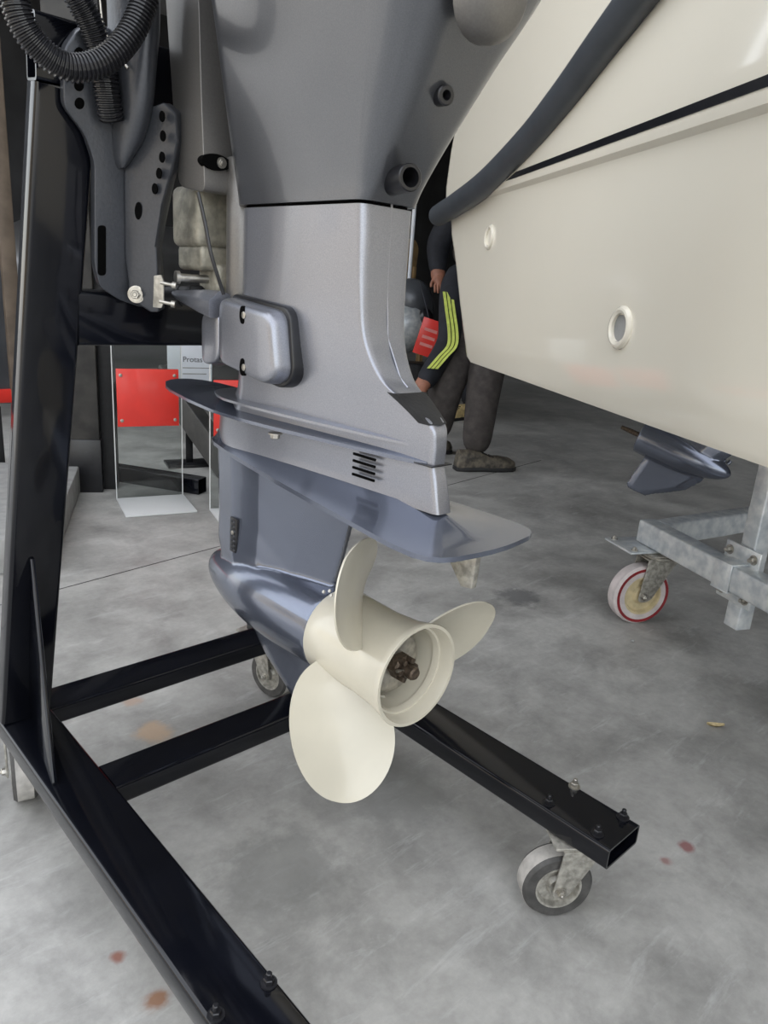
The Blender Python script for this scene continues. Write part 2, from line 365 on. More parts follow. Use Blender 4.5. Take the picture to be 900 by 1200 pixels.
for (px, py, yy, ang) in ((644, 1063, None, math.radians(-36)), (320, 812, None, math.radians(100)), (25, 932, None, math.radians(75)), (None, None, None, math.radians(-60))):
    if px: c = on(px, py, 2, 0)
    else: c = np.array([0.289, 0.40, 0])
    x = c[0]; y = c[1]
    if x > 0.5: x = min(max(x, .748), .772)
    else: x = 0.289
    caster(st, x, y, zb, 0.0485, 0.034, ang, 'tyre', 'tread', 'zinc', 'zinc', (0.095, 0.07))
for (px, py) in ((643, 941), (673, 922), (700, 977), (730, 958), (253, 1190), (315, 1152)):
    c = on(px, py, 2, T); hexbolt('caster_bolt', (c[0], c[1], T), (0, 0, 1), 0.0055, 0.006, 'steel' if px == 673 else 'plastic', st)

# ================================================================ outboard motor
XE, ZA = 0.533, 0.398
mo = thing('outboard_motor', (XE, 0.70, 0.22), 'blue-grey metallic outboard motor with a cream propeller on the black stand', 'motor')
def body_sec(z, pts, rad):                         # pts: half outline (y, hw) front to aft -> closed ring
    half = list(pts); full = [(XE - h, y) for y, h in half] + [(XE + h, y) for y, h in reversed(half)]
    return [(q[0], q[1], z) for q in rpoly(full, rad, 4)]
def stations(S, rad, per=6):
    zs = [s[0] for s in S]; flat = [np.array([s[0]] + [c for p in s[1] for c in p]) for s in S]
    return [body_sec(v[0], [(v[1 + 2 * i], max(v[2 + 2 * i], .002)) for i in range((len(v) - 1) // 2)], rad) for v in cr(flat, per)]
# ---- exhaust housing (midsection)
S = [(.636, [(.860, .010), (.800, .036), (.482, .0105), (.478, .008)]),
     (.656, [(.838, .012), (.792, .038), (.482, .011), (.478, .008)]),
     (.674, [(.824, .014), (.788, .039), (.486, .012), (.483, .009)]),
     (.692, [(.815, .018), (.786, .040), (.514, .017), (.512, .013)]),
     (.712, [(.806, .020), (.784, .040), (.547, .024), (.545, .018)]),
     (.750, [(.803, .022), (.782, .040), (.570, .030), (.568, .023)]),
     (.800, [(.800, .022), (.780, .040), (.577, .033), (.574, .026)]),
     (.850, [(.800, .022), (.780, .040), (.579, .035), (.575, .027)]),
     (.8765, [(.800, .022), (.780, .040), (.580, .036), (.576, .028)])]
loft('exhaust_housing', stations(S, [.01, .012, .005, .006, .006, .005, .012, .01]), 'paint', mo, smooth=45)
secs = [[(XE - h, Y + .012, z), (XE - h, Y - .0015, z), (XE, Y - .0055, z), (XE + h, Y - .0015, z), (XE + h, Y + .012, z)] for z, Y, h in ((.675, .487, .0135), (.684, .500, .0160), (.692, .513, .0185), (.700, .527, .0212))]
loft('aft_insert', secs, 'rubber', mo, smooth=40)
sweep('casting_seam', [(XE + .004, y, z) for z, y in ((.704, .5345), (.712, .5462), (.750, .5690), (.800, .5750), (.850, .5760), (.880, .5770))], .0012, 'paint', mo, 6)
# ---- lower unit body between seam and anti-ventilation plate
S = [(.588, [(.888, .006), (.840, .030), (.470, .012), (.465, .009)]),
     (.600, [(.888, .006), (.838, .030), (.472, .0115), (.468, .009)]),
     (.620, [(.886, .006), (.832, .033), (.477, .011), (.473, .008)]),
     (.6345, [(.884, .008), (.822, .036), (.482, .0105), (.478, .008)])]
lu = loft('lower_unit', stations(S, [.006, .03, .004, .004, .004, .004, .03, .006], 3), 'paint', mo, smooth=45)
box('seam_gasket', (XE, .475 + .1, .6353), (.030, .2, .0012), 'plastic', lu, bevel=0)
# ---- gearcase: bullet, strut and skeg fused and filleted
def gearcase_geo(skdy=0.0):
    # local: x lateral, y forward from the propeller end, z up from the shaft
    y0 = 0.480
    prof = [(.619 - y0, .0515), (.623 - y0, .0535), (.70 - y0, .0555), (.75 - y0, .0545), (.80 - y0, .049), (.845 - y0, .039), (.88 - y0, .027), (.902 - y0, .013), (.910 - y0, .001)]
    bul = latheg(cr(prof, 4), (0, 0, 0), (0, 1, 0), 40)
    def foil(z, le, te, hw):
        half = [(le, .001), (le - .008, hw * .42), (le - .028, hw * .78), (le - .07, hw), (le - .13, hw * .93), (le - (le - te) * .75, hw * .6), (te + .004, .005), (te, .004)]
        return [(-h, y, z) for y, h in half] + [(h, y, z) for y, h in reversed(half)]
    strut = loftg([foil(z, le - y0, te - y0, hw) for z, le, te, hw in ((.185, .888, .60, .030), (.14, .887, .605, .029), (.09, .885, .618, .029), (.055, .884, .628, .032), (.03, .87, .64, .036))])
    def sk(z, le, te, hw): return [(-.001, le, z), (-hw, le - .03, z), (-hw, te + .02, z), (-.0015, te, z), (.0015, te, z), (hw, te + .02, z), (hw, le - .03, z), (.001, le, z)]
    skeg = loftg([sk(z, le - y0 - skdy * z / .172, te - y0 - skdy * z / .172, hw) for z, le, te, hw in ((-.172, .640, .575, .004), (-.160, .655, .571, .005), (-.135, .705, .585, .0055), (-.10, .770, .605, .0065), (-.05, .825, .635, .009), (-.03, .83, .65, .010))])
    return join(bul, strut, skeg)
def fused(name, geo, m, parent, vox=0.0022, it=5):
    o = mesh(name, *geo, m, parent, smooth=0)
    for pl in o.data.polygons: pl.use_smooth = True
    md = o.modifiers.new('fuse', 'REMESH'); md.mode = 'VOXEL'; md.voxel_size = vox; md.use_smooth_shade = True
    sm = o.modifiers.new('fillet', 'SMOOTH'); sm.factor = 0.5; sm.iterations = it
    return o
GC = gearcase_geo()
gc = fused('gearcase', xform(GC, Matrix.Translation((XE, 0.480, ZA))), 'paint_gloss', mo, it=8)
# ---- anti-ventilation plate (top surface falls to a thin edge)
def plate_secs(tab, rise, thick, z_of):
    secs = []
    for (y, hw) in tab:
        z = z_of(y); top = []
        for u in np.linspace(-1, 1, 21):
            top.append((XE + u * hw, y, z + thick + rise * min(1, max(0, (y - .43) / .06)) * min(1, max(0, (tab[0][0] - y - .05) / .10) if rise < .02 else 1) * max(0, 1 - abs(u)) ** 1.6))
        bot = [(XE + u * hw, y, z) for u in np.linspace(1, -1, 21)]
        e = [(XE + hw * 1.0, y, z + thick * .5)]
        secs.append(top + e + bot + [(XE - hw, y, z + thick * .5)])
    return secs
tab = [(.893, .006), (.889, .014), (.880, .022), (.86, .030), (.82, .038), (.76, .047), (.68, .057), (.60, .066), (.52, .074), (.46, .080), (.43, .080), (.415, .076), (.406, .068), (.400, .055), (.396, .03), (.394, .01)]
loft('anti_ventilation_plate', plate_secs(tab, 0.022, 0.005, lambda y: 0.569 + 0.014 * max(0, (y - .45) / .45)), 'paint_gloss', mo, smooth=50)
# ---- splash plate above the seam
tab = [(1.010, .004), (1.006, .016), (.995, .030), (.97, .043), (.94, .051), (.88, .057), (.82, .0575), (.76, .054), (.70, .048), (.64, .039), (.58, .030), (.52, .020), (.485, .0115)]
loft('splash_plate', plate_secs(tab, 0.014, 0.004, lambda y: 0.634 + .012 * max(0, (y - .80) / .2)), 'paint_gloss', mo, smooth=50)
tab = [(.872, .004), (.868, .018), (.855, .032), (.83, .044), (.80, .052), (.74, .050), (.68, .043), (.62, .034), (.56, .0245), (.51, .0135)]
loft('splash_rail', plate_secs(tab, 0.012, 0.003, lambda y: 0.650 + .010 * (y - .53)), 'paint', mo, smooth=50)
# ---- trim tab below the plate
P = [(XE - .004, .455, .570), (XE - .004, .415, .570), (XE - .004, .418, .524), (XE - .004, .432, .522), (XE - .004, .452, .545)]
prism('trim_tab', P, (.008, 0, 0), 'zinc', mo, bevel=.0015)
# ---- vent slots
def side_x(y): return XE - np.interp(y, [.468, .84], [.0185, .0305])
for k in range(4):
    y0, y1 = .583, .548; z = .628 - k * .0075
    a, b2 = Vector((side_x(y0), y0, z)), Vector((side_x(y1), y1, z - .0005)); d = (b2 - a)
    ang = math.atan2(d.y, d.x); c = (a + b2) / 2
    box('vent_slot', (c.x - .0006, c.y, c.z), (d.length, .0022, .0030), 'hole', mo, rot=Matrix.Rotation(ang, 3, 'Z'), bevel=.0008)
# ---- water inlet grille on the strut
iy, iz = .806, .470; gx = XE - .0310
gr = box('water_inlet', (gx + .001, iy, iz), (.006, .017, .050), 'plastic', mo, bevel=.002)
for k in range(7):
    for j in range(2):
        box('inlet_bar', (gx - .0022, iy - .0038 + j * .0076, iz - .020 + k * .0066), (.0012, .005, .0026), 'bracket', gr, bevel=.0004)
lathe('inlet_screw', [(0, .003), (.0012, .003), (.0016, .002)], (gx - .002, iy, iz + .004), (-1, 0, 0), 'steel', gr, 14)
hexbolt('plate_bolt', (XE - .043, .700, .630), (0, 0, -1), .0055, .006, 'steel', mo, .001)
# three small drain holes by the propeller
for (px, py) in ((379, 694), (386, 693), (388, 698)):
    c = on(px, py, 0, XE - .030); lathe('drain_screw', [(0, .002), (.0015, .002)], (c[0] + .001, c[1], c[2]), (-1, 0, .6), 'steel', mo, 10)
# ---- mount covers on the side
def pillow(yz, hw0, hw1, inset):
    base = rpoly(yz, .016, 5); cy = sum(q[0] for q in base) / len(base); cz = sum(q[1] for q in base) / len(base); secs = []
    for k, tt in enumerate(np.linspace(0, 1, 9)):
        s = 1 - inset * (1 - math.sqrt(max(0, 1 - tt ** 2.2))); hw = hw0 + (hw1 - hw0) * math.sin(tt * math.pi / 2) ** .9
        secs.append([(XE - hw, cy + (q[0] - cy) * s, cz + (q[1] - cz) * s) for q in base])
    secs.append([(XE - hw1, cy + (v[1] - cy) * .5, cz + (v[2] - cz) * .5) for v in secs[-1]])
    return secs
cv = loft('mount_cover', pillow([(.795, .700), (.795, .779), (.680, .768), (.668, .700), (.688, .686)], .030, .066, .22), 'paint', mo, smooth=60)
loft('cover_gasket', pillow([(.798, .697), (.798, .783), (.675, .773), (.663, .699), (.684, .682)], .026, .0455, .05), 'plastic', mo, smooth=60)
for (px, py) in ((285, 369), (285, 430)):
    c = on(px, py, 0, XE - .0646)
    ps = [(c[0] - .002 - .0035 * 0, c[1] + q[0], c[2] + q[1]) for q in rpoly([(-.005, -.010), (.003, -.010), (.006, 0), (.003, .010), (-.005, .010)], .005, 4)]
    sc = prism('screw_recess', ps, (.004, 0, 0), 'hole', cv, bevel=.0006)
    lathe('cover_screw', [(0, .004), (.001, .004), (.0014, .003)], (c[0] - .0015, c[1] - .004, c[2]), (-1, 0, 0), 'steel', cv, 12)
loft('mount_cover_front', pillow([(.842, .690), (.842, .757), (.800, .764), (.800, .700)], .022, .059, .12), 'paint', mo, smooth=60)
# steering arm fairing that points forward
tip = on(206, 366, 0, XE - .075); secs = []
for k, (yy, hh, dd) in enumerate(((.802, .032, .030), (.83, .028, .028), (.86, .021, .024), (.895, .013, .017), (.922, .004, .006))):
    zc = .768 + .002 * k
    secs.append([(XE - .056 + q[0], yy, zc + q[1]) for q in rpoly([(-dd * .5, -hh * .5), (dd * .5, -hh * .5), (dd * .5, hh * .35), (0, hh * .5), (-dd * .5, hh * .1)], .003, 3)])
loft('mount_arm', secs, 'paint', mo, smooth=50)
box('rubber_mount', (XE - .02, .80, .735), (.07, .035, .075), 'plastic', mo, bevel=.006)
# ---- steering tube and castings
lathe('steering_tube', [(.700, .019), (.702, .020), (.93, .020), (.932, .019)], (XE - .022, .806, 0), (0, 0, 1), 'swivel', mo, 32)
S = []
c = on(225, 255, 0, .455)
bk = box('swivel_casting', (.508, .888, .868), (.062, .070, .072), 'cast', mo, bevel=.010, seg=3)
box('casting_foot', (.510, .885, .820), (.056, .062, .030), 'cast', mo, bevel=.006, seg=3)
for (yy, zz) in ((.870, .795),):
    lathe('trim_rod_pin', [(0, .009), (.003, .009), (.004, .005), (.040, .005), (.041, .008), (.046, .008), (.047, .004)], (.505, yy, zz), (-1, .2, 0), 'steel', mo, 16)
box('pin_boss', (.512, .872, .790), (.024, .05, .05), 'cast', mo, bevel=.008, seg=3)
sweep('control_cable', cr([on(232, 225, 0, .44), on(240, 260, 0, .445), on(248, 300, 0, .45), on(262, 345, 0, .465)], 8), .0022, 'plastic', mo, 8)
# swivel bracket body
def yz_poly(pts, X): return [on(px, py, 0, X) for px, py in pts]
P = rpoly([tuple(on(px, py, 0, .462)[1:]) for px, py in ((190, -60), (203, 130), (209, 218), (240, 226), (236, 120), (231, -60))], [.003, .01, .014, .012, .003, .003], 4)
sv = prism('swivel_bracket', [(.462, q[0], q[1]) for q in P], (.14, 0, 0), 'swivel', mo, bevel=.012, seg=4)
ya = on(239.5, 190, 0, .462)[1] - .0035; c = on(254, 190, 1, ya)
ps = [(c[0] + .019 * math.cos(a), ya, c[2] + .0085 * math.sin(a)) for a in np.linspace(0, 2 * math.pi, 24, endpoint=False)]
oh = prism('oval_recess', ps, (0, .010, 0), 'hole', sv)
hexbolt('recess_bolt', (c[0] + .006, ya, c[2]), (0, -1, 0), .004, .002, 'steel', sv, .001)
# ---- clamp bracket: transom flange plus side arm with trim holes
fl = [(93, 33), (75, 57), (75, 125), (100, 158), (111, 190), (111, 310), (117, 337), (140, 352), (170, 362), (176, 330), (170, 200), (172, 100), (160, 33)]
P = [tp(px, py, .016) for px, py in fl]
P2 = rpoly([(v[0], v[2]) for v in P], .008, 3)
P3 = [(q[0], YR(q[1]) - .016, q[1]) for q in P2]
cb = prism('clamp_bracket', P3, tuple(Vector((0, 1, .33)).normalized() * .013), 'bracket', mo, bevel=.0025, seg=3)
sa = [(150, 330), (146, 300), (145, 215), (146, 150), (170, 128), (192, 120), (207, 133), (209, 165), (203, 195), (190, 240), (183, 290), (186, 366), (176, 366), (150, 350)]
def sp(px, py, e=0): return tp(px, py, .018 + e + .050 * min(1, max(0, (px - 146) / 45.)))
P = [sp(px, py) for px, py in sa]
arm = prism('side_arm', P, (0.016, 0.014, 0.004), 'bracket', mo, bevel=.0025, seg=3)
def hole(name, px, py, rx, ry, f, parent, e=.0006, m='hole'):
    ps = [f(px + rx * math.cos(a), py + ry * math.sin(a), e) for a in np.linspace(0, 2 * math.pi, 20, endpoint=False)]
    return prism(name, ps, tuple(Vector((0.002, .002, 0))), m, parent)
for (px, py) in ((189.5, 136), (190.5, 159), (189.5, 184), (186, 203), (181, 221)):
    hole('trim_hole', px, py, 3.2, 6.5, sp, arm)
hole('pivot_hole', 162, 247, 4.2, 10.5, sp, arm)
for (px, py) in ((92.5, 62), (92.5, 100), (93, 121)):
    hole('bolt_hole', px, py, 5.6, 6.8, lambda a, b3, e: tp(a, b3, .0162 + e), cb)
sl = [tp(px, py, .0168) for px, py in [(119.5 + q[0], 293 + q[1]) for q in rpoly([(-4.8, -29), (4.8, -29), (4.8, 30), (-4.8, 30)], 4.5, 4)]]
prism('adjuster_slot', sl, (0, .002, 0), 'hole', cb)
# the hump that carries the tilt tube
secs = []
for (px, py, rx, off) in ((150, -30, 26, .050), (152, 30, 25, .052), (150, 80, 23, .052), (149, 130, 20, .048), (146, 165, 16, .036), (141, 188, 9, .022), (139, 198, 3, .014)):
    c = tp(px, py, .012); e = tp(px + rx, py, .012) - c; sx = np.linalg.norm(e)
    secs.append([tuple(np.array(c) + np.array([math.cos(a) * sx, -max(0, math.sin(a)) * off, 0])) for a in np.linspace(-.15, math.pi + .15, 18)])
V, Fc = loftg([[tuple(q) for q in s] for s in cr([np.array(s).ravel() for s in secs], 4) and [v.reshape(-1, 3) for v in cr([np.array(s).ravel() for s in secs], 4)]])
mesh('tilt_boss', V, Fc, 'bracket', mo, 60)
# bolt, anode block and pins at its foot
c = sp(160, 345, .001); nb = Vector((-.62, -.78, 0))
lathe('pivot_washer', [(0, .0105), (.002, .0105), (.0022, .009)], c, nb, 'steel', mo, 24); hexbolt('pivot_bolt', Vector(c) + nb * .002, nb, .0055, .006, 'steel', mo, .001)
P = [sp(px, py, .002) for px, py in ((181, 323), (190, 322), (193, 330), (193, 354), (190, 361), (180, 360))]
prism('anode_block', P, (-.004, -.006, 0), 'zinc', mo, bevel=.001)
for (px, py) in ((188, 331), (187, 353)):
    c = Vector(sp(px, py, .008)); e = Vector((.65, -.55, -.12)).normalized()
    lathe('anode_pin', [(0, .0022), (.014, .0022), (.0142, .0042), (.019, .0042), (.0192, .003)], c, e, 'steel', mo, 12)
# trim ram behind the bracket
sweep('trim_ram', [on(196, 347, 0, .475), on(262, 345, 0, .52)], .012, 'rubber', mo, 20)
for k in range(3):
    a, b2 = on(208 + 14 * k, 347, 0, .483 + .0095 * k), on(212 + 14 * k, 347, 0, .486 + .0095 * k); sweep('ram_band', [a, b2], .0135, 'rubber', mo, 20)
# ---- lower cowl
S = [(.8795, [(.802, .025), (.786, .043), (.580, .040), (.572, .031)]),
     (.90, [(.802, .030), (.782, .048), (.573, .043), (.560, .032)]),
     (.94, [(.802, .040), (.775, .060), (.553, .053), (.533, .036)]),
     (1.00, [(.795, .050), (.757, .083), (.520, .071), (.493, .044)]),
     (1.06, [(.785, .062), (.742, .104), (.482, .089), (.453, .052)]),
     (1.14, [(.790, .075), (.735, .125), (.445, .110), (.412, .064)]),
     (1.25, [(.80, .09), (.735, .140), (.41, .125), (.375, .075)]),
     (1.36, [(.80, .09), (.735, .130), (.42, .115), (.385, .07)]),
     (1.42, [(.78, .06), (.72, .090), (.47, .08), (.44, .045)])]
loft('cowl_gap_shade', [body_sec(z, [(.797, .019), (.777, .037), (.583, .033), (.579, .025)], .006) for z in (.868, .890)], 'hole', mo)  # inset filler coloured black to give the shade in the cowl gap
loft('cowl', stations(S, [.03, .010, .045, .03, .03, .045, .010, .03], 5), 'cowl', mo, smooth=50)
for name, px, py, hw, d, rr, ln in (('pilot_water_outlet', 462, 212, .030, (-.25, -1, .02), .0125, .030), ('cowl_plug', 519, 112, .022, (-.3, -1, -.12), .0085, .006)):
    # base sits on the aft face of the cowl
    d = Vector(d).normalized()
    zz = .905 if ln > .01 else .975
    yy = np.interp(zz, [.90, .94, 1.0], [.560, .533, .493]) + (.006 if ln > .01 else .002)
    X = on(px, py, 1, yy)
    o0 = Vector((X[0], yy, X[2]))
    ob = ring(name, [(-.012, rr * .62), (-.012, rr), (ln, rr), (ln + .0012, rr * .92), (ln + .0012, rr * .70), (ln - .02, rr * .62)] if ln > .01 else
              [(-.006, rr * .3), (-.006, rr), (ln, rr), (ln + .001, rr * .85), (ln + .001, rr * .5), (ln - .004, rr * .3)], o0, d, 'plastic', mo, 32)
    lathe('outlet_bore', [(-.01, rr * .62), (-.002, rr * .62)], o0, d, 'hole', ob, 20)
V, Fc = latheg([(0, .036), (.010, .035), (.018, .027), (.022, .012), (.023, .001)], on(572, -8, 1, .455), (-.1, -1, -.25), 28)
mesh('cowl_latch', V, Fc, 'swivel', mo, 60)

# ---- propeller
axd = Vector((0, -1, 0)); hub0 = Vector((XE, .6205, ZA))
pr = ring('propeller', [(.000, .030), (.000, .0520), (.004, .0540), (.035, .0525), (.075, .0515), (.110, .0540), (.130, .0580), (.138, .0600), (.1395, .0595), (.1395, .0560), (.130, .0530), (.110, .0490), (.05, .0465), (.02, .046), (.02, .030)], hub0, axd, 'cream', mo, 64)
pr['label'] = 'cream three-bladed propeller'
ring('exhaust_ring', [(.116, .0475), (.116, .0530), (.124, .0535), (.124, .0495), (.120, .0480)], hub0, axd, 'cream', pr, 64)
lathe('inner_hub', [(.02, .040), (.098, .038), (.102, .034)], hub0, axd, 'zinc', pr, 40)
ring('thrust_washer', [(.102, .012), (.102, .033), (.105, .033), (.1055, .031), (.1055, .012)], hub0, axd, 'steel', pr, 40)
lathe('propeller_nut', [(.104, .015), (.116, .015), (.118, .012)], hub0, axd, 'rust', pr, 6)
for k in range(6):
    a = k * math.pi / 3; box('castle_tooth', tuple(hub0 + axd * .121 + Vector((math.cos(a) * .0115, 0, math.sin(a) * .0115))), (.006, .009, .006), 'rust', pr, rot=Matrix.Rotation(-a, 3, 'Y'), bevel=.0006)
lathe('propeller_shaft', [(.08, .0075), (.134, .0075), (.136, .006)], hub0, axd, 'rust', pr, 20)
sweep('cotter_pin', [hub0 + axd * .123 + Vector((-.017, 0, .004)), hub0 + axd * .123 + Vector((.017, 0, -.004))], .0018, 'steel', pr, 8)
def blade(th0):
    Rr, r0 = 0.166, 0.046; pitch = 0.36; secs_a = []; secs_b = []; NU, NV = 22, 18
    for i in range(NU):
        uu = i / (NU - 1); rr = r0 + (Rr - r0) * math.sin(uu * math.pi / 2)
        rc = .108
        cmax = .140
        ch = cmax * (math.sqrt(max(0.0, 1 - ((rr - rc) / (Rr - rc)) ** 2)) if rr > rc else (.62 + .38 * math.sin((rr - r0) / (rc - r0) * math.pi / 2)))
        pa = math.atan(pitch / (2 * math.pi * rr)); rowa, rowb = [], []
        for j in range(NV):
            v = -1 + 2 * j / (NV - 1); s = v * ch / 2
            skew = -.10 * ((rr - r0) / (Rr - r0)) ** 2
            dth = s * math.cos(pa) / rr + skew; dy = s * math.sin(pa)
            rake = -.045 * ((rr - r0) / (Rr - r0)) ** 1.3
            cup = -.010 * max(0, -v) ** 2.5 * ((rr - r0) / (Rr - r0)) * ch / cmax
            th = th0 + dth; y = .562 + dy + rake + cup
            tk = .0011 + .0045 * (1 - (rr - r0) / (Rr - r0)) * max(0, 1 - v * v)
            nrm = Vector((-math.cos(th) * math.sin(pa), math.cos(pa), math.sin(th) * math.sin(pa)))
            c = Vector((XE + rr * math.sin(th), y, ZA + rr * math.cos(th)))
            rowa.append(c + nrm * tk); rowb.append(c - nrm * tk)
        secs_a.append(rowa); secs_b.append(rowb[::-1])
    return loftg([a + b3 for a, b3 in zip(secs_a, secs_b)])
for th in (216, 336, 96):
    mesh('blade', *blade(math.radians(th)), 'cream', pr, 60)

# ================================================================ corrugated conduits
def conduit(name, pts, label, rr=.0138, pitch=.0040):
    P = [np.array(p) for p in cr(pts, 30)]
    L = np.concatenate([[0], np.cumsum([np.linalg.norm(P[i + 1] - P[i]) for i in range(len(P) - 1)])])
    n = int(L[-1] / (pitch / 4)); s = np.linspace(0, L[-1], n); Q = np.stack([np.interp(s, L, [p[k] for p in P]) for k in range(3)], 1)
    prof = (1.0, 1.0, .86, .86)
    return tag(mesh(name, *sweepg(Q, lambda i: rr * prof[i % 4], 14), 'plastic', None, 25), label, 'hose')
conduit('corrugated_conduit', [tp(30, -120, .07), tp(14, -45, .075), tp(20, 12, .08), tp(42, 52, .084), tp(78, 78, .088), tp(117, 74, .092), tp(148, 47, .092), tp(167, 8, .09), tp(176, -40, .09), tp(182, -120, .09)],
        'black corrugated conduit looping in front of the clamp bracket')
conduit('corrugated_conduit', [tp(60, -110, .030), tp(84, -20, .030), tp(103, 20, .030), tp(117, 58, .030), tp(124, 100, .034), tp(128, 126, .034), tp(131, 140, .032)],
        'short black corrugated conduit running down behind the looped one', rr=.0145)
tag(sweep('thin_cable', cr([tp(112, -60, .03), tp(117, 0, .034), tp(121, 30, .036), tp(132, 55, .04), tp(150, 80, .055)], 8), .0016, 'steel', None, 8), 'thin pale cable hanging past the clamp bracket hump', 'cable')

# ================================================================ boat
dh = Vector((0.52226, 0.85272, 0)).normalized(); nh = Vector((dh.y, -dh.x, 0)); P0 = Vector((1.17177, 0.66942, 0))
def hp(s, n, z): return P0 + dh * s + nh * n + Vector((0, 0, z))
def hull_px(px, py, off=0.0):                       # pixel onto the hull side (off metres proud of it)
    d = Vector(ray(px, py)); c = Vector(CAM); t = ((P0 - c).dot(nh) - off) / d.dot(nh); q = c + d * t
    return (q - P0).dot(dh), q.z
bo = thing('boat', tuple(hp(-.1, .24, 0.5)), 'cream white boat hull with a dark grey rub rail on the galvanised trolley', 'boat')
rows = []
for z, sf, n0 in ((.614, .82, .035), (.619, .865, .006), (.632, .88, 0), (.70, .925, -.003), (.784, .985, -.005), (.88, 1.05, -.006), (.968, 1.125, -.006), (1.02, 1.15, -.006), (1.036, 1.158, -.008),
                  (1.044, 1.165, -.018), (1.056, 1.17, -.020), (1.10, 1.18, -.020), (1.2, 1.19, -.012), (1.35, 1.19, .005), (1.55, 1.18, .03), (1.75, 1.16, .06), (1.80, 1.13, .09)):
    pl = rpoly([(-1.3, n0), (sf, n0), (sf - .05, .40), (-1.3, .40)], [.05, .07, .07, .05], 8)
    rows.append([tuple(hp(q[0], q[1], z)) for q in pl])
# more columns along the side keep the shading even
loft('hull', rows, 'hull', bo, smooth=24)
pts = [hull_px(px, py, .03) for px, py in ((742, 0), (703, 53), (660, 112), (617, 165), (569, 213), (535, 238), (516, 250), (510, 254))]
e = (pts[0][0] - pts[1][0], pts[0][1] - pts[1][1]); pts = [(pts[0][0] + e[0] * k, pts[0][1] + e[1] * k) for k in (6, 4, 2, 1)] + pts
path = [hp(s, -.026, z) for s, z in cr(pts, 8)]
nP = len(path)
sweep('rub_rail', path, lambda i: .0310 * (1 if i < nP - 5 else (math.sqrt(max(.03, 1 - ((i - nP + 6) / 6) ** 2)))), 'rail', bo, 24)
# pinstripe
sA = [(.60, 1.058), (.54, 1.070), (0, 1.0735), (-.5, 1.077), (-1.25, 1.080)]; sB = [(-1.25, 1.064), (-.5, 1.0625), (0, 1.0605), (.56, 1.0575)]
prism('pin_stripe', [tuple(hp(s, -.0212, z)) for s, z in sA + sB], tuple(nh * .002), 'stripe', bo)
for (px, py, rr) in ((574, 278, .031), (727, 384, .036)):
    s, z = hull_px(px, py, .006); c = hp(s, -.004, z)
    f = ring('drain_fitting', [(-.006, rr * .62), (-.006, rr), (.003, rr), (.0075, rr * .90), (.0085, rr * .80), (.006, rr * .66)], c, -nh, 'hull', bo, 40)
    lathe('fitting_bore', [(-.004, rr * .66), (.001, rr * .64)], c, -nh, 'kerb', f, 32)

# ================================================================ galvanised trolley
zt0, zt1 = .205, .265
E0 = Vector(on(745.5, 634, 2, zt0)); E1 = Vector(on(898, 719, 2, zt0)); dt = (E1 - E0).normalized(); nt_ = Vector((dt.y, -dt.x, 0))
if nt_.dot(nh) < 0: nt_ = -nt_
tr = thing('boat_trolley', tuple(Vector((E0.x, E0.y, 0))), 'galvanised steel boat trolley with a clamped post and swivel wheel under the hull', 'trolley')
zc = (zt0 + zt1) / 2; wT = .05
rect_tube('side_rail', E0 + nt_ * (wT / 2) + Vector((0, 0, .03)), E0 + dt * 1.5 + nt_ * (wT / 2) + Vector((0, 0, .03)), (0, 0, 1), wT, .06, 'galv', tr, rad=.006)
cT = Vector(on(863, 599, 2, zt1)); c0 = E0 + Vector((0, 0, .03)) + nt_ * .03 + dt * .03
dx = (Vector((cT.x, cT.y, 0)) - Vector((c0.x, c0.y, 0))).normalized()
rect_tube('cross_rail', c0 + dx * .02, c0 + dx * 1.1, (0, 0, 1), wT, .06, 'galv', tr, rad=.006)
# post clamped against the back of the rail
q = Vector(on(861, 655, 2, zt1)); sP = (q - E0).dot(dt)
pc = E0 + dt * (sP + .02) + nt_ * (wT + .022); rz = Matrix.Rotation(math.atan2(dt.y, dt.x), 3, 'Z')
rect_tube('post', Vector((pc.x, pc.y, .105)), Vector((pc.x, pc.y, .585)), dt, .042, .042, 'galv', tr, rad=.004)
box('keel_pad', (pc.x, pc.y, .592), (.16, .09, .014), 'rubber', tr, rot=rz, bevel=.003)
for zz, s in ((zt1 + .018, 1), (zt0 - .018, -1)):
    f = -nt_ * .0 
    cp = box('clamp_plate', tuple(E0 + dt * (sP + .02) + nt_ * (wT - .006) + Vector((0, 0, zz - zt0))), (.105, .006, .040), 'galv', tr, rot=rz, bevel=.0025)
    for k in (-1, 1):
        hexbolt('clamp_nut', E0 + dt * (sP + .02 + k * .036) + nt_ * (wT - .010) + Vector((0, 0, zz - zt0)), -nt_, .0075, .008, 'steel', cp)
box('clamp_strap', tuple(E0 + dt * (sP + .02) - nt_ * .0025 + Vector((0, 0, .03))), (.052, .004, .068), 'galv', tr, rot=rz, bevel=.0015)
for zz in (zt1 + .002, zt0 - .002): box('clamp_return', tuple(E0 + dt * (sP + .02) + nt_ * (wT / 2) + Vector((0, 0, zz - zt0))), (.052, wT + .01, .004), 'galv', tr, rot=rz, bevel=.001)
cw = on(742, 727, 2, 0)
box('wheel_plate', tuple(E0 + dt * .02 + nt_ * (-.005) + Vector((0, 0, -.004))), (.12, .13, .006), 'galv', tr, rot=rz, bevel=.002)
for k in (-1, 1):
    hexbolt('wheel_plate_bolt', E0 + dt * (.02 + .045 * k) - nt_ * .05 + Vector((0, 0, -.001)), (0, 0, 1), .006, .006, 'steel', tr, .003)
caster(tr, cw[0], cw[1], zt0 - .008, .080, .042, math.radians(-29), 'redtyre', 'redtyre', 'rim', 'zinc', (.10, .09), 'redring')

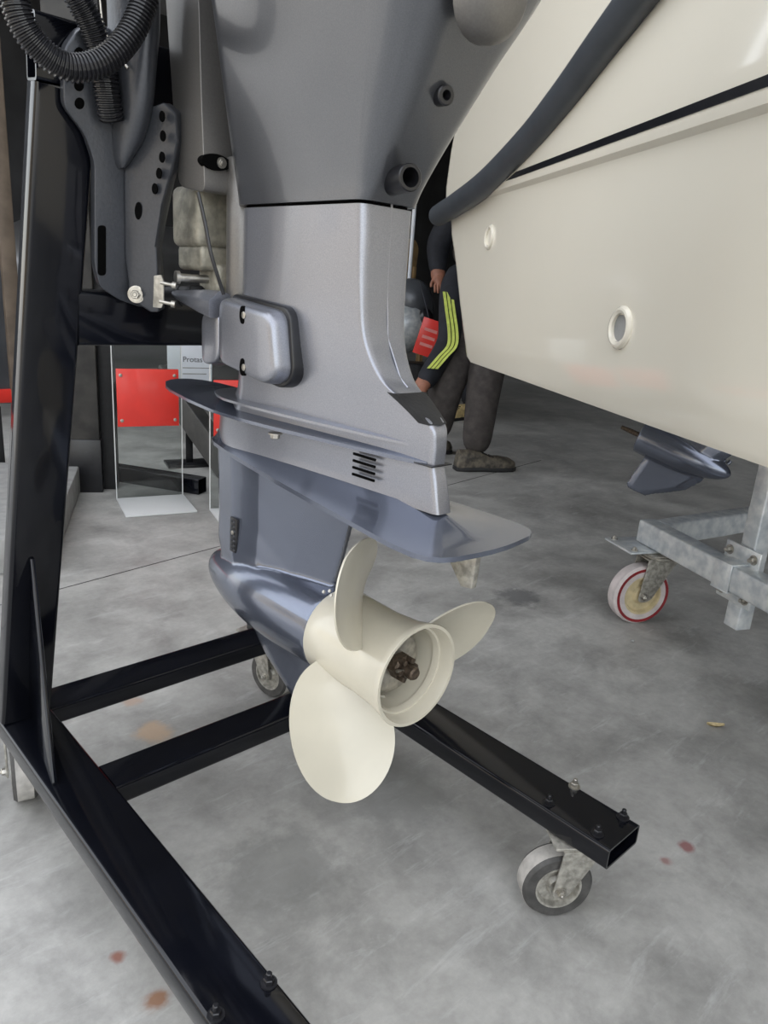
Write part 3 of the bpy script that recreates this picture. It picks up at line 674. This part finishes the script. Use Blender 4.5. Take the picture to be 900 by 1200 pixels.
# ================================================================ second outboard motor behind the hull
A = Vector(dep(752, 511, 2.20)); Nn = Vector(dep(846, 553, 2.10)); fw = (Nn - A).normalized()
sd2 = fw.cross(Vector((0, 0, 1))).normalized(); up2 = sd2.cross(fw).normalized()
Mx = Matrix(((sd2.x, fw.x, up2.x, 0), (sd2.y, fw.y, up2.y, 0), (sd2.z, fw.z, up2.z, 0), (0, 0, 0, 1)))
sc2 = (Nn - A).length / .262
Mx = Matrix.Translation(A) @ Mx @ Matrix.Scale(sc2, 4) @ Matrix.Translation((0, -.14, 0))
m2 = thing('outboard_motor', tuple(A + Vector((0, 0, -.2))), 'blue-grey outboard gearcase without propeller showing below the boat hull', 'motor')
fused('gearcase', xform(gearcase_geo(.075), Mx), 'paint_gloss', m2, .003, 5)
mesh('propeller_shaft', *xform(latheg([(-.03, .006), (.0, .008), (.16, .009), (.165, .018), (.18, .018)], (0, .10, 0), (0, 1, 0), 20), Mx), 'rust', m2)
g = loftg([[(x * h, y, z) for x, y in ((-1, .40), (-1.2, .25), (-.4, -.02), (.4, -.02), (1.2, .25), (1, .40))] for z, h in ((.175, .030), (.24, .034), (.45, .045), (.62, .05))])
mesh('exhaust_housing', *xform(g, Mx), 'paint', m2, 40, .006)
g = loftg([[(x * h, y * e + .2, z) for x, y in rpoly([(-1, .26), (-1, -.26), (1, -.26), (1, .26)], .12, 5)] for z, h, e in ((.60, .06, .7), (.70, .085, .8), (.95, .095, .85), (1.08, .07, .7))])
mesh('cowl', *xform(g, Mx), 'cowl', m2, 50)
g = boxg((0, .40, .52), (.12, .07, .26)); mesh('clamp_bracket', *xform(g, Mx), 'bracket', m2, 35, .008)
for k, (yy, zz) in enumerate(((.405, .058), (.425, .036), (.41, .030))):
    mesh('nose_screw', *xform(latheg([(0, .006), (.012, .006), (.014, .003)], (0 - .012 * k, yy - .02, zz - .01), (-.3, .3, 1), 12), Mx), 'paint_gloss', m2)

# ================================================================ acrylic display stands with red boards
def acrylic(px0, px1, label, blabel, wid=None):
    a = Vector(on(*px0, 2, 0)); b3 = Vector(on(*px1, 2, 0)); d = (b3 - a).normalized()
    if wid: b3 = a + d * wid
    W = (b3 - a).length; f = Vector((-d.y, d.x, 0)); f = -f if f.dot(Vector((0, -1, 0))) < 0 else f; rz = Matrix.Rotation(math.atan2(d.y, d.x), 3, 'Z')
    c = (a + b3) / 2; hgt = .60
    s = thing('display_stand', tuple(c), label, 'display stand')
    box('back_sheet', (c.x, c.y, hgt / 2), (W, .005, hgt), 'acrylic', s, rot=rz, bevel=0)
    for e in (a, b3): box('polished_edge', (e.x, e.y, hgt / 2), (.003, .006, hgt), 'acrylic_foot', s, rot=rz, bevel=0)
    q = c + f * .11; box('foot', (q.x, q.y, .004), (W * 1.02, .22, .006), 'acrylic_foot', s, rot=rz, bevel=.001)
    q = c + f * .008
    z0, z1 = .270, .270 + W * .86
    bd = box('red_board', (q.x, q.y, (z0 + z1) / 2), (W * .90, .006, z1 - z0), 'red', s, rot=rz, bevel=.001)
    for i in (-1, 1):
        for zz in (z0 + .022, z1 - .022):
            lathe('board_screw', [(0, .006), (.002, .006), (.003, .003)], q + d * (i * W * .39) + f * .003 + Vector((0, 0, zz)), f, 'steel', bd, 14)
    return s
acrylic((137, 586), (214, 581), 'clear acrylic stand with a whole red board beside the black pillar', '')
acrylic((246, 598), (262, 597), 'clear acrylic stand with a red board partly behind the motor', '', .225)
# white printed sheet
s0, s1 = dep(196, 420, 3.05), dep(262, 420, 3.15)
dS = Vector(s1 - s0); dS.z = 0; dS.normalize(); wS = .185; cS = Vector(s0) + dS * wS / 2; rS = Matrix.Rotation(math.atan2(dS.y, dS.x), 3, 'Z')
sg = thing('printed_sheet', (cS.x, cS.y, .05), 'white printed sheet in a clear holder behind the red boards', 'sign')
box('sheet', (cS.x, cS.y, .44), (wS, .003, .24), 'white', sg, rot=rS, bevel=.0005)
box('holder_leg', (cS.x, cS.y + .012, .18), (.03, .01, .36), 'plastic', sg, rot=rS, bevel=.001)
box('holder_foot', (cS.x, cS.y + .012, .006), (.2, .12, .012), 'plastic', sg, rot=rS, bevel=.002)
fS = Vector((dS.y, -dS.x, 0)); fS = -fS if fS.y > 0 else fS
for txt, px, py, sz in (('Protas M', 214, 424, .032), ('engineers', 214, 431, .014)):
    if txt == 'engineers': continue
    cu = bpy.data.curves.new('lettering', 'FONT'); cu.body = txt; cu.size = sz; cu.extrude = .0004
    tmp = bpy.data.objects.new('tmp_text', cu); col.objects.link(tmp)
    me = bpy.data.meshes.new_from_object(tmp.evaluated_get(bpy.context.evaluated_depsgraph_get())); bpy.data.objects.remove(tmp)
    me.materials.clear(); me.materials.append(M['ink']); to = bpy.data.objects.new('lettering', me); link(to, sg)
    # on the sheet's front face
    d = Vector(ray(px, py)); c = Vector(CAM); tt = ((cS + fS * .0022 - c).dot(fS)) / d.dot(fS); q = c + d * tt
    to.matrix_basis = Matrix.Translation(q) @ (rS.to_4x4()) @ Matrix.Rotation(math.pi / 2, 4, 'X')
for k, (ln, zz) in enumerate(((.12, .668), (.10, .655))):
    d = Vector(ray(214, 431 + 7 * k)); c = Vector(CAM); tt = ((cS + fS * .0018 - c).dot(fS)) / d.dot(fS); q = c + d * tt + dS * ln / 2
    box('print_line', tuple(q), (ln, .0008, .004), 'kerb', sg, rot=rS, bevel=0)

# ================================================================ pillar, kerb, floor tube, beam, dark bodywork
p0, p1 = on(84, 577, 2, 0), on(116, 577, 2, 0); d = Vector(p1 - p0).normalized(); rz = Matrix.Rotation(math.atan2(d.y, d.x), 3, 'Z'); c = Vector(p0 + p1) / 2
wP = (Vector(p1) - Vector(p0)).length; bk = Vector((-d.y, d.x, 0)); bk = bk if bk.y > 0 else -bk
pi_ = thing('steel_pillar', (c.x, c.y, 0), 'scuffed black pillar with a dark base behind the stand', 'pillar')
q = c + bk * .07; box('shaft', (q.x, q.y, 1.66), (wP + .02, .14, 3.22), 'pillar', pi_, rot=rz, bevel=.004)
box('pillar_base', (q.x, q.y, .10), (wP + .03, .15, .20), 'plastic', pi_, rot=rz, bevel=.004)
q2 = c + d * (wP / 2 + .035) + bk * .09; box('dark_flange', (q2.x, q2.y, 1.61), (.05, .10, 3.22), 'rubber', pi_, rot=rz, bevel=.003)
k0, k1 = Vector(on(70, 645, 2, 0)), Vector(on(94, 578, 2, 0)); dk = (k1 - k0).normalized(); nk = Vector((dk.y, -dk.x, 0)); nk = -nk if nk.x > 0 else nk
cK = (k0 + k1) / 2 + nk * .17 - dk * .05
tag(box('concrete_kerb', (cK.x, cK.y, .05), ((k1 - k0).length + .25, .34, .10), 'kerb', rot=Matrix.Rotation(math.atan2(dk.y, dk.x), 3, 'Z'), bevel=.006), 'low grey concrete kerb at the foot of the black pillar', 'kerb')
t0, t1 = Vector(on(237, 578, 2, 0)), Vector(on(138, 562, 2, 0))
dT = (t1 - t0).normalized(); tag(rect_tube('box_tube', t0 + Vector((0, 0, .03)), t0 + dT * .62 + Vector((0, 0, .03)), (0, 0, 1), .06, .06, 'black', None), 'black square steel tube lying on the floor behind the acrylic stand', 'tube')
g0, g1 = Vector(on(285, 592, 2, 0)) + Vector((.15, .3, .02)), Vector(dep(190, 440, 3.3))
tag(rect_tube('sloping_beam', g0, g1, (0, 0, 1), .06, .12, 'pillar', None), 'black beam sloping to the floor behind the acrylic stands', 'beam')
dkb = thing('covered_dinghy', (2.2, 4.6, 0), 'dark grey covered dinghy standing in the shade behind the red boards', 'dinghy')
secs = []
for x, s in ((.95, .35), (1.1, .7), (1.5, .95), (2.0, 1.0), (2.6, 1.0), (3.1, .9)):
    secs.append([(x, 4.55 + q[0] * s, .34 + q[1]) for q in rpoly([(-.75, .55 * s), (-.65, .0), (0, -.15), (.65, 0), (.75, .55 * s), (0, .75 * s)], .12, 5)])
loft('hull', [[(v[0], v[1], v[2]) for v in s] for s in secs], 'darkcar', dkb, smooth=40)
for x in (1.5, 2.7): box('cradle', (x, 4.55, .12), (.10, 1.0, .25), 'rubber', dkb, bevel=.01)

# dark panel at the far left of the yard
pa, pb = Vector(on(-120, 470, 2, .35)), Vector(on(22, 470, 2, .35))
pn = thing('sliding_panel', (pb.x - .6, 2.9, 0), 'tall dark grey sliding panel with a brown edge strip left of the stand', 'panel')
Xr = on(14, 380, 1, 2.9)[0]
box('panel_sheet', (Xr - .62, 2.92, 1.72), (1.2, .05, 2.84), 'panel', pn, bevel=.006)
box('edge_strip', (Xr - .0, 2.91, 1.72), (.05, .07, 2.84), 'brown', pn, bevel=.004)
box('red_skirt', (Xr - .62, 2.905, .33), (1.2, .04, .05), 'red', pn, bevel=.004)
for k in (0, 1): box('panel_foot', (Xr - .1 - k * 1.05, 2.92, .15), (.06, .12, .30), 'rubber', pn, bevel=.006)

# ================================================================ background motor parts near the people
bm_ = thing('display_motor', tuple(on(478, 470, 2, 0)), 'silver and black small motor on a black bin behind the people', 'motor')
D = 4.9
c = Vector(dep(468, 385, D)); e = Vector(dep(503, 372, D - .1)); ax = (e - c).normalized(); L = (e - c).length
lathe('silver_cone', [(0, .17), (L * .4, .15), (L * .75, .09), (L * .85, .05)], c, ax, 'galv', bm_, 28)
lathe('black_nose', [(L * .8, .06), (L * .95, .065), (L * 1.05, .05), (L * 1.1, .02)], c, ax, 'plastic', bm_, 24)
c = Vector(dep(480, 352, D)); mesh('grey_shroud', *latheg(cr([(-.12, .01), (-.10, .10), (0, .15), (.10, .12), (.17, .05), (.18, .005)], 4), c, (.6, -.4, -.5), 24), 'panel', bm_, 60)
c = Vector(dep(483, 438, D)); lathe('black_bin', [(-c.z + .02, .10), (.07, .12), (.075, .11)], c, (0, 0, 1), 'plastic', bm_, 28)
c = Vector(dep(502, 396, 4.45))
rd_ = thing('red_card', (c.x, c.y, c.z - .12), 'red card with pale print hanging beside the silver motor', 'sign')
rc = Matrix.Rotation(math.radians(-43), 3, 'Z') @ Matrix.Rotation(.25, 3, 'Y')
box('card', tuple(c), (.13, .004, .22), 'red', rd_, rot=rc, bevel=.001)
for zz in (.045, .0, -.045):
    box('print_line', tuple(c + rc @ Vector((0, -.003, zz))), (.08, .001, .018), mat('faded_print', (.62, .22, .20), .5), rd_, rot=rc, bevel=0)
sweep('string', [c + Vector((0, 0, .10)), Vector(dep(492, 330, 4.8))], .003, 'ink', rd_, 6)
c = Vector(dep(484, 300, 5.6)); ch = thing('tan_chair', (c.x, c.y, 0), 'tan wooden chair back with a pale pole in the dark background', 'chair')
g = [(c.x + q[0], c.y, c.z + q[1]) for q in rpoly([(-.12, -.18), (.04, -.16), (.06, .06), (.02, .12), (-.12, .12)], .04, 4)]
prism('backrest', g, (0, .03, 0), 'tan', ch, bevel=.005)
box('seat', (c.x - .05, c.y - .2, .46), (.42, .42, .04), 'tan', ch, bevel=.01)
for i in (-1, 1):
    for j in (-1, 1): box('leg', (c.x - .05 + i * .18, c.y - .2 + j * .18, .22), (.035, .035, .44), 'tan', ch, bevel=.004)
    box('back_post', (c.x - .05 + i * .07, c.y + .0, .72), (.03, .03, .50), 'tan', ch, bevel=.004)
q = Vector(dep(483, 280, 5.1)); tag(sweep('pale_pole', [(q.x, q.y, .0), (q.x, q.y, q.z + .22)], .014, 'white', None, 12), 'pale upright pole leaning near the tan chair', 'pole')

# ================================================================ people
def skin(name, J, E, root, m, parent, sub=2):
    me = bpy.data.meshes.new(name); keys = list(J); idx = {k: i for i, k in enumerate(keys)}
    me.from_pydata([tuple(map(float, J[k][0])) for k in keys], [(idx[a], idx[c]) for a, c in E], [])
    o = bpy.data.objects.new(name, me); link(o, parent); me.materials.append(M[m])
    md = o.modifiers.new('skin', 'SKIN'); md.use_smooth_shade = True
    for i, k in enumerate(keys):
        rr = J[k][1]; rr = rr if isinstance(rr, tuple) else (rr, rr); me.skin_vertices[0].data[i].radius = rr
        me.skin_vertices[0].data[i].use_root = (k == root)
    s = o.modifiers.new('sub', 'SUBSURF'); s.levels = sub; s.render_levels = sub
    return o
def hand_chain(J, E, side, wrist, d, palm_n, s=1.0):
    d = Vector(d).normalized(); pn_ = Vector(palm_n).normalized(); x = d.cross(pn_).normalized(); wv = Vector(wrist)
    J[side + 'palm'] = (wv + d * .055 * s, (.034 * s, .018 * s)); E.append((side + 'wr', side + 'palm'))
    for k, (o_, ln) in enumerate(((-.027, .068), (-.009, .078), (.009, .074), (.026, .058))):
        a = f'{side}f{k}'; b0 = wv + d * .082 * s + x * o_ * s
        J[a + 'a'] = (b0, .0095 * s); J[a + 'b'] = (b0 + d * ln * .5 * s + pn_ * .010 * s, .0085 * s); J[a + 'c'] = (b0 + d * ln * .85 * s + pn_ * .03 * s, .0075 * s)
        E += [(side + 'palm', a + 'a'), (a + 'a', a + 'b'), (a + 'b', a + 'c')]
    t0 = wv + d * .035 * s - x * .032 * s; J[side + 'ta'] = (t0, .012 * s); J[side + 'tb'] = (t0 + d * .035 * s - x * .018 * s + pn_ * .012 * s, .0095 * s); J[side + 'tc'] = (t0 + d * .062 * s - x * .016 * s + pn_ * .022 * s, .008 * s)
    E += [(side + 'wr', side + 'ta'), (side + 'ta', side + 'tb'), (side + 'tb', side + 'tc')]
def boot(name, heel, toe, m, parent, sc=1.0, high=.10):
    heel, toe = Vector(heel), Vector(toe); d = toe - heel; L = d.length; d.normalize(); x = Vector((d.y, -d.x, 0)); secs = []
    for t_, wd, hh in ((0, .026, .05), (.03, .034, high), (.22, .038, high), (.38, .037, high * .92), (.52, .042, .072), (.72, .048, .070), (.88, .044, .062), (.97, .030, .046), (1.0, .012, .028)):
        c = heel + d * (L * t_); secs.append([tuple(c + x * q[0] + Vector((0, 0, q[1]))) for q in rpoly([(-wd, .014), (wd, .014), (wd * .92, hh * .75), (wd * .5, hh), (-wd * .5, hh), (-wd * .92, hh * .75)], .012, 3)])
    o = loft(name, secs, m, parent, smooth=60)
    P = []
    for t_, wd in ((-.01, .028), (.2, .04), (.45, .038), (.72, .050), (.92, .044), (1.01, .016)): P.append((t_, wd))
    out = [tuple(heel + d * (L * t_) + x * wd) for t_, wd in P] + [tuple(heel + d * (L * t_) - x * wd) for t_, wd in reversed(P)]
    prism('sole', [(v[0], v[1], .001) for v in out], (0, 0, .020), 'rubber', o, bevel=.003)
    for k in range(4):
        c = heel + d * (L * (.40 + .06 * k)) + Vector((0, 0, np.interp(.40 + .06 * k, [.38, .52, .72], [high * .93, .074, .060]))); sweep('lace', [c - x * .028, c + x * .028], .003, 'rubber', o, 6)
    return o
def person(rootloc, label, J, legs_only_keys, foot, m_tr, m_ja, mboot, stripe_path=None, strap=None):
    t_ = thing('person', rootloc, label, 'person', None)
    E = [('pelvis', 'waist'), ('waist', 'chest'), ('chest', 'neck'), ('neck', 'head0'), ('head0', 'head1')]
    for s in 'LR': E += [('pelvis', s + 'hip'), (s + 'hip', s + 'knee'), (s + 'knee', s + 'ank'), ('chest', s + 'sh'), (s + 'sh', s + 'el'), (s + 'el', s + 'wr')]
    body = {k: (v[0], tuple(np.array(v[1] if isinstance(v[1], tuple) else (v[1], v[1])) * (.80 if k[1:] not in ('wr',) and 'head' not in k and k != 'neck' else 1))) for k, v in J.items()}
    for s in 'LR':
        d = Vector(J[s + 'wr'][0]) - Vector(J[s + 'el'][0]); hand_chain(body, E, s, J[s + 'wr'][0], d, J[s + 'pn'] if s + 'pn' in J else (-.6, -.6, 0))
    body = {k: v for k, v in body.items() if not k.endswith('pn')}
    skin('body', body, E, 'pelvis', 'skin', t_)
    tk = {k: J[k] for k in ('pelvis', 'Lhip', 'Rhip', 'Lknee', 'Rknee', 'Lank', 'Rank')}
    for s in 'LR': tk[s + 'ank'] = (Vector(J[s + 'knee'][0]).lerp(Vector(J[s + 'ank'][0]), 1.06), J[s + 'ank'][1] * 1.2)
    skin('trousers', tk, [('pelvis', 'Lhip'), ('pelvis', 'Rhip'), ('Lhip', 'Lknee'), ('Lknee', 'Lank'), ('Rhip', 'Rknee'), ('Rknee', 'Rank')], 'pelvis', m_tr, t_)
    jk = {k: J[k] for k in ('waist', 'chest', 'Lsh', 'Rsh', 'Lel', 'Rel')}
    for s in 'LR':
        a, b3 = Vector(J[s + 'el'][0]), Vector(J[s + 'wr'][0]); jk[s + 'cuff'] = (a.lerp(b3, 1.06), .052)
    jk['low'] = (Vector(J['waist'][0]).lerp(Vector(J['pelvis'][0]), .7), J['waist'][1]); jk['collar'] = (Vector(J['chest'][0]).lerp(Vector(J['neck'][0]), .8), .075)
    skin('jacket', jk, [('low', 'waist'), ('waist', 'chest'), ('chest', 'collar'), ('chest', 'Lsh'), ('Lsh', 'Lel'), ('Lel', 'Lcuff'), ('chest', 'Rsh'), ('Rsh', 'Rel'), ('Rel', 'Rcuff')], 'waist', m_ja, t_)
    h0, h1 = Vector(J['head0'][0]), Vector(J['head1'][0]); hd = (h1 - h0).normalized()
    mesh('hair', *latheg([(-.02, .085), (.03, .108), (.08, .103), (.12, .075), (.14, .02)], h1 - hd * .03, hd, 24), 'hair', t_, 60)
    for hl, to, mm in foot: boot('shoe', hl, to, mm, t_)
    if stripe_path:
        for k in (-1, 0, 1):
            pts = [Vector(p) + Vector((.73, -.68, 0)) * (.0185 * k) for p in stripe_path]
            secs = [[p + Vector((-.0046, .0043, 0)), p + Vector((.0046, -.0043, 0)), p + Vector((.012, .005, 0)), p + Vector((.002, .013, 0))] for p in (Vector(v) for v in cr([np.array(q_) for q_ in pts], 6))]
            mesh('sleeve_stripe', *loftg([[tuple(v) for v in s] for s in secs]), 'stripes', t_, 60)
    return t_
D = 3.5
hl, to = on(533, 551, 2, 0), on(602, 551, 2, 0)
h2 = on(500, 531, 2, 0); t2 = on(527, 530, 2, 0)
J = {'pelvis': (dep(575, 352, D + .25), (.15, .12)), 'waist': (dep(572, 322, D + .35), (.15, .12)), 'chest': (dep(560, 318, D + .60), (.17, .13)), 'neck': (dep(552, 312, D + .72), .06),
     'head0': (dep(552, 306, D + .76), .08), 'head1': (dep(552, 296, D + .84), .10),
     'Rhip': (dep(580, 375, D + .15), .115), 'Rknee': (dep(566, 462, D - .02), .088), 'Rank': (dep(557, 530, D + .0), .060),
     'Lhip': (dep(556, 375, D + .25), .115), 'Lknee': (dep(523, 452, D + .02), .088), 'Lank': (dep(510, 512, D + .14), .060),
     'Lsh': (dep(531, 338, D + .30), .080), 'Lel': (dep(527, 402, D + .06), .062), 'Lwr': (dep(497, 450, D - .06), .036),
     'Rsh': (dep(585, 330, D + .55), .08), 'Rel': (dep(600, 380, D + .5), .062), 'Rwr': (dep(590, 410, D + .3), .034), 'Lpn': (.6, .2, -.3), 'Rpn': (.3, .3, 0)}
sp_ = [dep(525, 342, D + .19), dep(528, 365, D + .08), dep(531, 388, D - .02), dep(530, 405, D - .03), dep(519, 418, D - .07), dep(507, 432, D - .09)]
person(tuple(on(545, 545, 2, 0)), 'person in dark trousers, bending down in a black jacket with lime sleeve stripes', J, None, [(hl, to, 'boot'), (h2, t2, 'boot')], 'trousers', 'jacket', 'boot', sp_)
D = 4.6
f1, f1t = on(545, 491, 2, 0), on(519, 493, 2, 0); f2, f2t = on(572, 490, 2, 0), on(548, 487, 2, 0)
G = Vector(on(552, 491, 2, 0)); X2 = Vector((.72, -.69, 0))
def gp(x, z, y=0): return tuple(G + X2 * x + Vector((.69, .72, 0)) * y + Vector((0, 0, z)))
J = {'pelvis': (gp(0.02, .92), (.15, .12)), 'waist': (gp(.02, 1.08), (.15, .12)), 'chest': (gp(.02, 1.30), (.17, .13)), 'neck': (gp(.02, 1.48), .06), 'head0': (gp(.02, 1.56), .085), 'head1': (gp(.02, 1.66), .10),
     'Lhip': (gp(-.06, .88), .11), 'Lknee': (gp(-.03, .48), .085), 'Lank': (gp(-.02, .10), .055), 'Rhip': (gp(.10, .88), .11), 'Rknee': (gp(.10, .48), .085), 'Rank': (gp(.10, .10), .055),
     'Lsh': (gp(-.17, 1.40), .085), 'Lel': (dep(512, 288, 4.65), .086), 'Lwr': (dep(514, 322, 4.55), .046), 'Rsh': (gp(.20, 1.40), .08), 'Rel': (gp(.27, 1.10), .06), 'Rwr': (gp(.26, .85), .036), 'Lpn': (.5, .5, 0), 'Rpn': (-.5, .5, 0)}
person(tuple(G), 'person standing with one arm hanging in a black sleeve and tan shoes', J, None, [(f1, f1t, 'sandal'), (f2, f2t, 'sandal')], 'jacket', 'jacket', 'sandal')

# ================================================================ small things on the floor
c = on(838, 852, 2, 0); P = []
for k, (t_, wd) in enumerate(((-1, .0), (-.6, .30), (0, .42), (.5, .30), (1, .0))): P.append((t_, wd))
V = []; Fc = []
for t_, wd in P:
    for s in (-1, 0, 1): V.append((c[0] + .018 * t_ * .7 + .018 * wd * s * .7, c[1] - .018 * t_ * .7 + .018 * wd * s * .7, .002 + .004 * abs(s) + .004 * t_ * t_))
for i in range(4):
    for j in range(2): Fc.append((i * 3 + j, i * 3 + j + 1, i * 3 + j + 4, i * 3 + j + 3))
V += [(v[0], v[1], v[2] - .0012) for v in V]; n0 = 15; Fc += [tuple(i + n0 for i in f)[::-1] for f in Fc]
tag(mesh('dry_leaf', V, Fc, 'leaf', None, 60), 'small dry curled leaf on the open concrete floor', 'leaf')
for (px, py, lab) in ((603, 691, 'small pale pebble on the dark floor stain'), (741, 752, 'tiny tan crumb on the floor below the trolley wheel')):
    c = on(px, py, 2, 0); V, Fc = latheg([(0, .003), (.002, .0055), (.005, .004), (.0065, .001)], (c[0], c[1], 0), (0, 0, 1), 8)
    tag(mesh('pebble', V, Fc, 'kerb', None, 60), lab, 'pebble')
